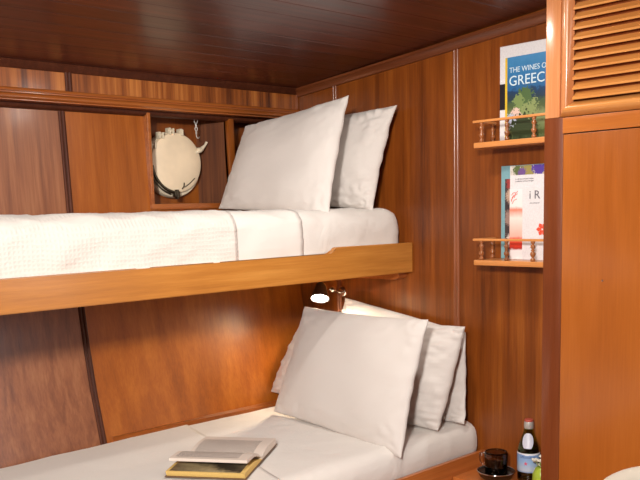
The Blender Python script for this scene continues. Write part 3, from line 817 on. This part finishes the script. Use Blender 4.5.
# dish and smoked glass mug
dc = Vector((-.108, -1.028, zn+.0005))
ds = thing('dish', dc, 'round dark metal dish under the smoked glass mug', 'dish')
bm = bmesh.new(); lathe(bm, [(.0005,.0),(.042,.0),(.052,.008),(.0600,.024),(.0615,.0245),(.0600,.0265),(.051,.0115),(.042,.0035),(.0005,.0035)], dc, (0,0,1), 48, False, False)
obj('bowl', bm, plain('dark pewter', (.10,.085,.075,1), .22, .85), ds, smooth=True)
bm = bmesh.new(); tube(bm, [(dc.x+.0608*math.cos(2*PI*k/40), dc.y+.0608*math.sin(2*PI*k/40), dc.z+.0262) for k in range(40)], .0016, 8, closed=True)
obj('rim', bm, M_chrome, ds, smooth=True)
gc = dc + Vector((0, 0, .0037))
gl = thing('glass_mug', gc, 'dark smoked glass mug with a clear handle standing on the dish', 'mug')
bm = bmesh.new(); lathe(bm, [(.0005,.0),(.033,.0),(.036,.003),(.0375,.080),(.0350,.086),(.0325,.0865),(.0335,.080),(.0320,.008),(.0005,.007)], gc, (0,0,1), 40, False, False)
obj('cup', bm, G_smoke, gl, smooth=True)
bm = bmesh.new()
hd = Vector((-.25,.97,0)).normalized()
hp = [gc + hd*r + Vector((0,0,z)) for r, z in ((.036,.074),(.045,.079),(.052,.074),(.0535,.060),(.052,.048),(.046,.038),(.0365,.034))]
tube(bm, hp, .0046, 10); obj('handle', bm, G_clear, gl, smooth=True)
bm = bmesh.new(); lathe(bm, [(.0005,.0095),(.0312,.0095),(.0316,.024),(.0005,.0241)], gc, (0,0,1), 32, False, False)
obj('dark_liquid', bm, plain('black coffee', S(26,16,12), .1), gl, smooth=True)

# little posy beside the bottle
vc = Vector((-.112, -1.198, zn+.0005))
ps = thing('flower_posy', vc, 'lime green pot of small white flowers between bottle and locker', 'flowers')
bm = bmesh.new(); lathe(bm, [(.0005,0),(.010,0),(.019,.010),(.024,.026),(.0225,.042),(.016,.056),(.012,.060),(.0005,.058)], vc, (0,0,1), 28, False, False)
obj('pot', bm, plain('lime glaze', S(168,190,62), .3, 0, .4, bscale=90), ps, smooth=True)
M_leaf = plain('leaf', S(120,150,60), .5); M_pet = plain('white petals', S(236,230,214), .6)
for k in range(11):
    a = 2.4*k; r = .004 + .0018*k; z = .066 + .022*math.cos(k*1.3)*.6 + .004
    c = vc + Vector((r*math.cos(a), r*math.sin(a), z))
    bm = bmesh.new(); tube(bm, [vc + Vector((0,0,.052)), c], .0009, 5); st = obj('stem', bm, M_leaf, ps, smooth=True)
    bm = bmesh.new()
    for q in range(5):
        b_ = 2*PI*q/5 + k; d_ = Vector((math.cos(b_), math.sin(b_), .35)).normalized()
        bmesh.ops.create_uvsphere(bm, u_segments=8, v_segments=6, radius=1, matrix=Matrix.Translation(c + d_*.0045) @ d_.to_track_quat('X','Z').to_matrix().to_4x4() @ Matrix.Diagonal((.0066,.0046,.0022,1)))
    obj('blossom', bm, M_pet, st, smooth=True)
ps.scale = (1.18, 1.18, 1.25)

# ------------------------------------------------------------------ open book on the lower berth
O = Vector((-.880, -.608, .7245))              # middle of gutter on the sheet
su = Vector((.150, -.210, 0)).normalized()    # along the gutter (screen right)
sv = Vector((-.81, -.585, 0)).normalized()    # towards the viewer across the pages
sv = (sv - su*sv.dot(su)).normalized()
ob = thing('open_book', O, 'open paperback lying spread on the white cover of the lower berth', 'book')
HL = .114
def strip(prof_top, prof_bot, a0=-HL, a1=HL, slots=1):
    bm = bmesh.new(); nu = 10; T = []; Bt = []
    for i in range(nu+1):
        s = a0 + (a1-a0)*i/nu
        T.append([bm.verts.new(O + su*s + sv*v + Vector((0,0,h))) for v, h in prof_top])
        Bt.append([bm.verts.new(O + su*s + sv*v + Vector((0,0,h))) for v, h in prof_bot])
    m = len(prof_top)
    for i in range(nu):
        for k in range(m-1):
            bm.faces.new((T[i][k], T[i+1][k], T[i+1][k+1], T[i][k+1])); bm.faces.new((Bt[i][k], Bt[i][k+1], Bt[i+1][k+1], Bt[i+1][k]))
        for k in (0, m-1): bm.faces.new((T[i][k], Bt[i][k], Bt[i+1][k], T[i+1][k]))
    for i in (0, nu):
        for k in range(m-1): bm.faces.new((T[i][k], T[i][k+1], Bt[i][k+1], Bt[i][k]))
    return bm
def textmat(name, dens=520, page=S(220,206,194), ink=S(120,110,106), photo=False):
    m, nt, b = newmat(name); N = nt.nodes; L = nt.links
    tc = N.new('ShaderNodeTexCoord'); b.inputs['Roughness'].default_value = .75
    dv = N.new('ShaderNodeVectorMath'); dv.operation = 'DOT_PRODUCT'; dv.inputs[1].default_value = sv; L.new(tc.outputs['Object'], dv.inputs[0])
    du = N.new('ShaderNodeVectorMath'); du.operation = 'DOT_PRODUCT'; du.inputs[1].default_value = su; L.new(tc.outputs['Object'], du.inputs[0])
    def mth(op, a, b2=None):
        n = N.new('ShaderNodeMath'); n.operation = op
        for i, x in enumerate((a, b2)):
            if x is None: continue
            if isinstance(x, (int, float)): n.inputs[i].default_value = x
            else: L.new(x, n.inputs[i])
        return n.outputs[0]
    cv = N.new('ShaderNodeCombineXYZ'); L.new(mth('MULTIPLY', du.outputs['Value'], dens*.9), cv.inputs[0]); L.new(mth('MULTIPLY', dv.outputs['Value'], 160), cv.inputs[1])
    n = N.new('ShaderNodeTexNoise'); n.inputs['Scale'].default_value = 1; L.new(cv.outputs[0], n.inputs['Vector'])
    line = mth('GREATER_THAN', mth('SINE', mth('MULTIPLY', du.outputs['Value'], 1400)), -.2)
    word = mth('GREATER_THAN', n.outputs['Fac'], .44)
    inside = mth('MULTIPLY', mth('LESS_THAN', mth('ABSOLUTE', mth('ADD', du.outputs['Value'], .010)), .092), mth('GREATER_THAN', mth('ABSOLUTE', dv.outputs['Value']), .012))
    inside = mth('MULTIPLY', inside, mth('LESS_THAN', mth('ABSOLUTE', mth('SUBTRACT', mth('ABSOLUTE', dv.outputs['Value']), .07)), .062))
    fac = mth('MULTIPLY', mth('MULTIPLY', line, word), inside)
    mx = N.new('ShaderNodeMix'); mx.data_type = 'RGBA'; L.new(fac, mx.inputs['Factor']); mx.inputs['A'].default_value = page; mx.inputs['B'].default_value = ink
    L.new(mx.outputs['Result'], b.inputs['Base Color'])
    return m
M_text = textmat('printed page')
FW = .172
far = [(-FW*k/10, .010 + .020*math.sin(min(1, (k/10)*1.5)*PI/2)*(1 - .45*k/10)) for k in range(11)]
near = [(FW*k/10, .012 + .032*math.sin(min(1, (k/10)*1.6)*PI/2)*(1 - .30*k/10)) for k in range(11)]
obj('far_pages', strip(far, [(v, .0026) for v, h in far]), M_text, ob, autosmooth=40)
nb_ = [(v, .0026) for v, h in near]; lowtop = [(v, h*.52) for v, h in near]
obj('near_pages', strip([(v*1.04, h*.50) for v, h in near], nb_), M_cream, ob, autosmooth=40)
obj('raised_leaves', strip([(v*.86, h + .012*(v/FW)) for v, h in near], [(v*.86, h*.72 + .012*(v/FW) + .001) for v, h in near]), M_text, ob, autosmooth=40)
bm = strip([(v, h*.50+.0004) for v, h in near if v > .08], [(v, h*.50-.0002) for v, h in near if v > .08], -.105, .10)
obj('photo_page', bm, ramp_mat('page photographs', 'X', [(-.2, S(70,60,46)), (-.12, S(180,160,120)), (-.08, S(60,50,40)), (-.02, S(120,108,84)), (.05, S(90,80,64))], 40, .5), ob)
obj('book_cover', strip([(-FW-.006, .0024), (-.01, .0024), (.01, .0024), (FW+.008, .0024)], [(-FW-.006, .0004), (-.01, .0004), (.01, .0004), (FW+.008, .0004)], -HL-.003, HL+.003), plain('brown paper cover', S(112,86,66), .6), ob)

# ------------------------------------------------------------------ cream tub chair in the foreground
cc = Vector((-.70, -2.0, 0))
cr_ = thing('tub_chair', cc, 'cream upholstered chair whose rounded back shows at the lower right', 'chair')
bm = bmesh.new(); n = 40; prof = []
R1, R2, Z0, Z1 = .27, .225, .42, .865
for k in range(9):
    a = PI*k/8; prof.append(((R1+R2)/2 + (R1-R2)/2*math.cos(a), Z1 + .022*math.sin(a)))
prof = [(R1-.04, Z0)] + [(R1-.02, Z0+.15)] + prof + [(R2-.02, Z0+.15), (R2-.04, Z0)]
rows = []
for i in range(n+1):
    a = math.radians(-40 + 260*i/n)
    drop = .18*(abs(i/n-.5)*2)**2.4
    rows.append([bm.verts.new(cc + Vector((r*math.cos(a), r*math.sin(a), z - drop*((z-Z0)/(Z1-Z0))))) for r, z in prof])
m = len(prof)
for i in range(n):
    for k in range(m): bm.faces.new((rows[i][k], rows[i+1][k], rows[i+1][(k+1) % m], rows[i][(k+1) % m]))
bm.faces.new(rows[0]); bm.faces.new(rows[-1][::-1])
obj('backrest', bm, F_chair, cr_, smooth=True)
bm = bmesh.new(); lathe(bm, [(.0005,.34),(.19,.34),(.215,.36),(.215,.425),(.20,.445),(.0005,.455)], cc, (0,0,1), 40, False, False)
obj('seat', bm, F_chair, cr_, autosmooth=40)
for k in range(4):
    a = PI/4 + PI/2*k; bm = bmesh.new()
    tube(bm, [cc + Vector((.15*math.cos(a), .15*math.sin(a), .345)), cc + Vector((.19*math.cos(a), .19*math.sin(a), .001))], [.018, .011], 12)
    obj('leg', bm, W_turned, cr_, autosmooth=40)

# ------------------------------------------------------------------ light
def light(name, kind, loc, target, energy, col, size=.3, sy=None, **kw):
    l = bpy.data.lights.new(name, kind); l.energy = energy; l.color = col
    if kind == 'AREA':
        l.shape = 'RECTANGLE' if sy else 'DISK'; l.size = size
        if sy: l.size_y = sy
    else: l.shadow_soft_size = size
    for k, v in kw.items(): setattr(l, k, v)
    o = bpy.data.objects.new(name, l); C.objects.link(o); o.location = loc
    o.rotation_euler = (Vector(target) - Vector(loc)).to_track_quat('-Z', 'Y').to_euler()
    return o
light('cabin_lamp', 'AREA', (-3.05,-2.75,2.02), (-.9,-.2,1.05), 54, (1,.96,.90), .24, spread=math.radians(140))
light('ceiling_lamp', 'AREA', (-1.15,-1.46,2.035), (-.9,-1.2,0), 2, (1,.94,.85), .16)
light('ceiling_downlight', 'AREA', (-.62,-1.05,2.005), (-.55,-1.02,0), 4.2, (1,.94,.86), .09)
light('daylight_opposite_hull', 'AREA', (-.28,-3.15,1.45), (-1.2,0,1.4), 6, (.92,.95,1), .5, .9)  # cool source put opposite the hull for its panel sheen; no opening modelled
light('reading_lamp_beam', 'SPOT', tuple(lc + ld*.012), tuple(lc + ld), 7, (1,.80,.52), .02, spot_size=math.radians(172), spot_blend=.5)

w = bpy.data.worlds.new('world'); bpy.context.scene.world = w; w.use_nodes = True
w.node_tree.nodes['Background'].inputs['Color'].default_value = (1,.93,.86,1); w.node_tree.nodes['Background'].inputs['Strength'].default_value = .05

# ------------------------------------------------------------------ camera
cd = bpy.data.cameras.new('camera'); cam = bpy.data.objects.new('camera', cd); C.objects.link(cam)
r_ = Vector((.72792751,-.68513725,-.02661722)); u_ = Vector((.11674653,.0855977,.98946616)); f_ = Vector((.67564176,.72336711,-.14229632))
M = Matrix((( r_.x, u_.x, -f_.x, -2.32), (r_.y, u_.y, -f_.y, -2.57869523), (r_.z, u_.z, -f_.z, 1.45), (0,0,0,1)))
cam.matrix_world = M
cd.sensor_fit = 'HORIZONTAL'; cd.sensor_width = 36; cd.lens = 36*845/640; cd.shift_y = 91/640; cd.clip_start = .02
sc = bpy.context.scene; sc.camera = cam
sc.view_settings.view_transform = 'Standard'; sc.view_settings.look = 'None'; sc.view_settings.gamma = 1
sc.view_settings.use_curve_mapping = False; sc.view_settings.exposure = 0.22
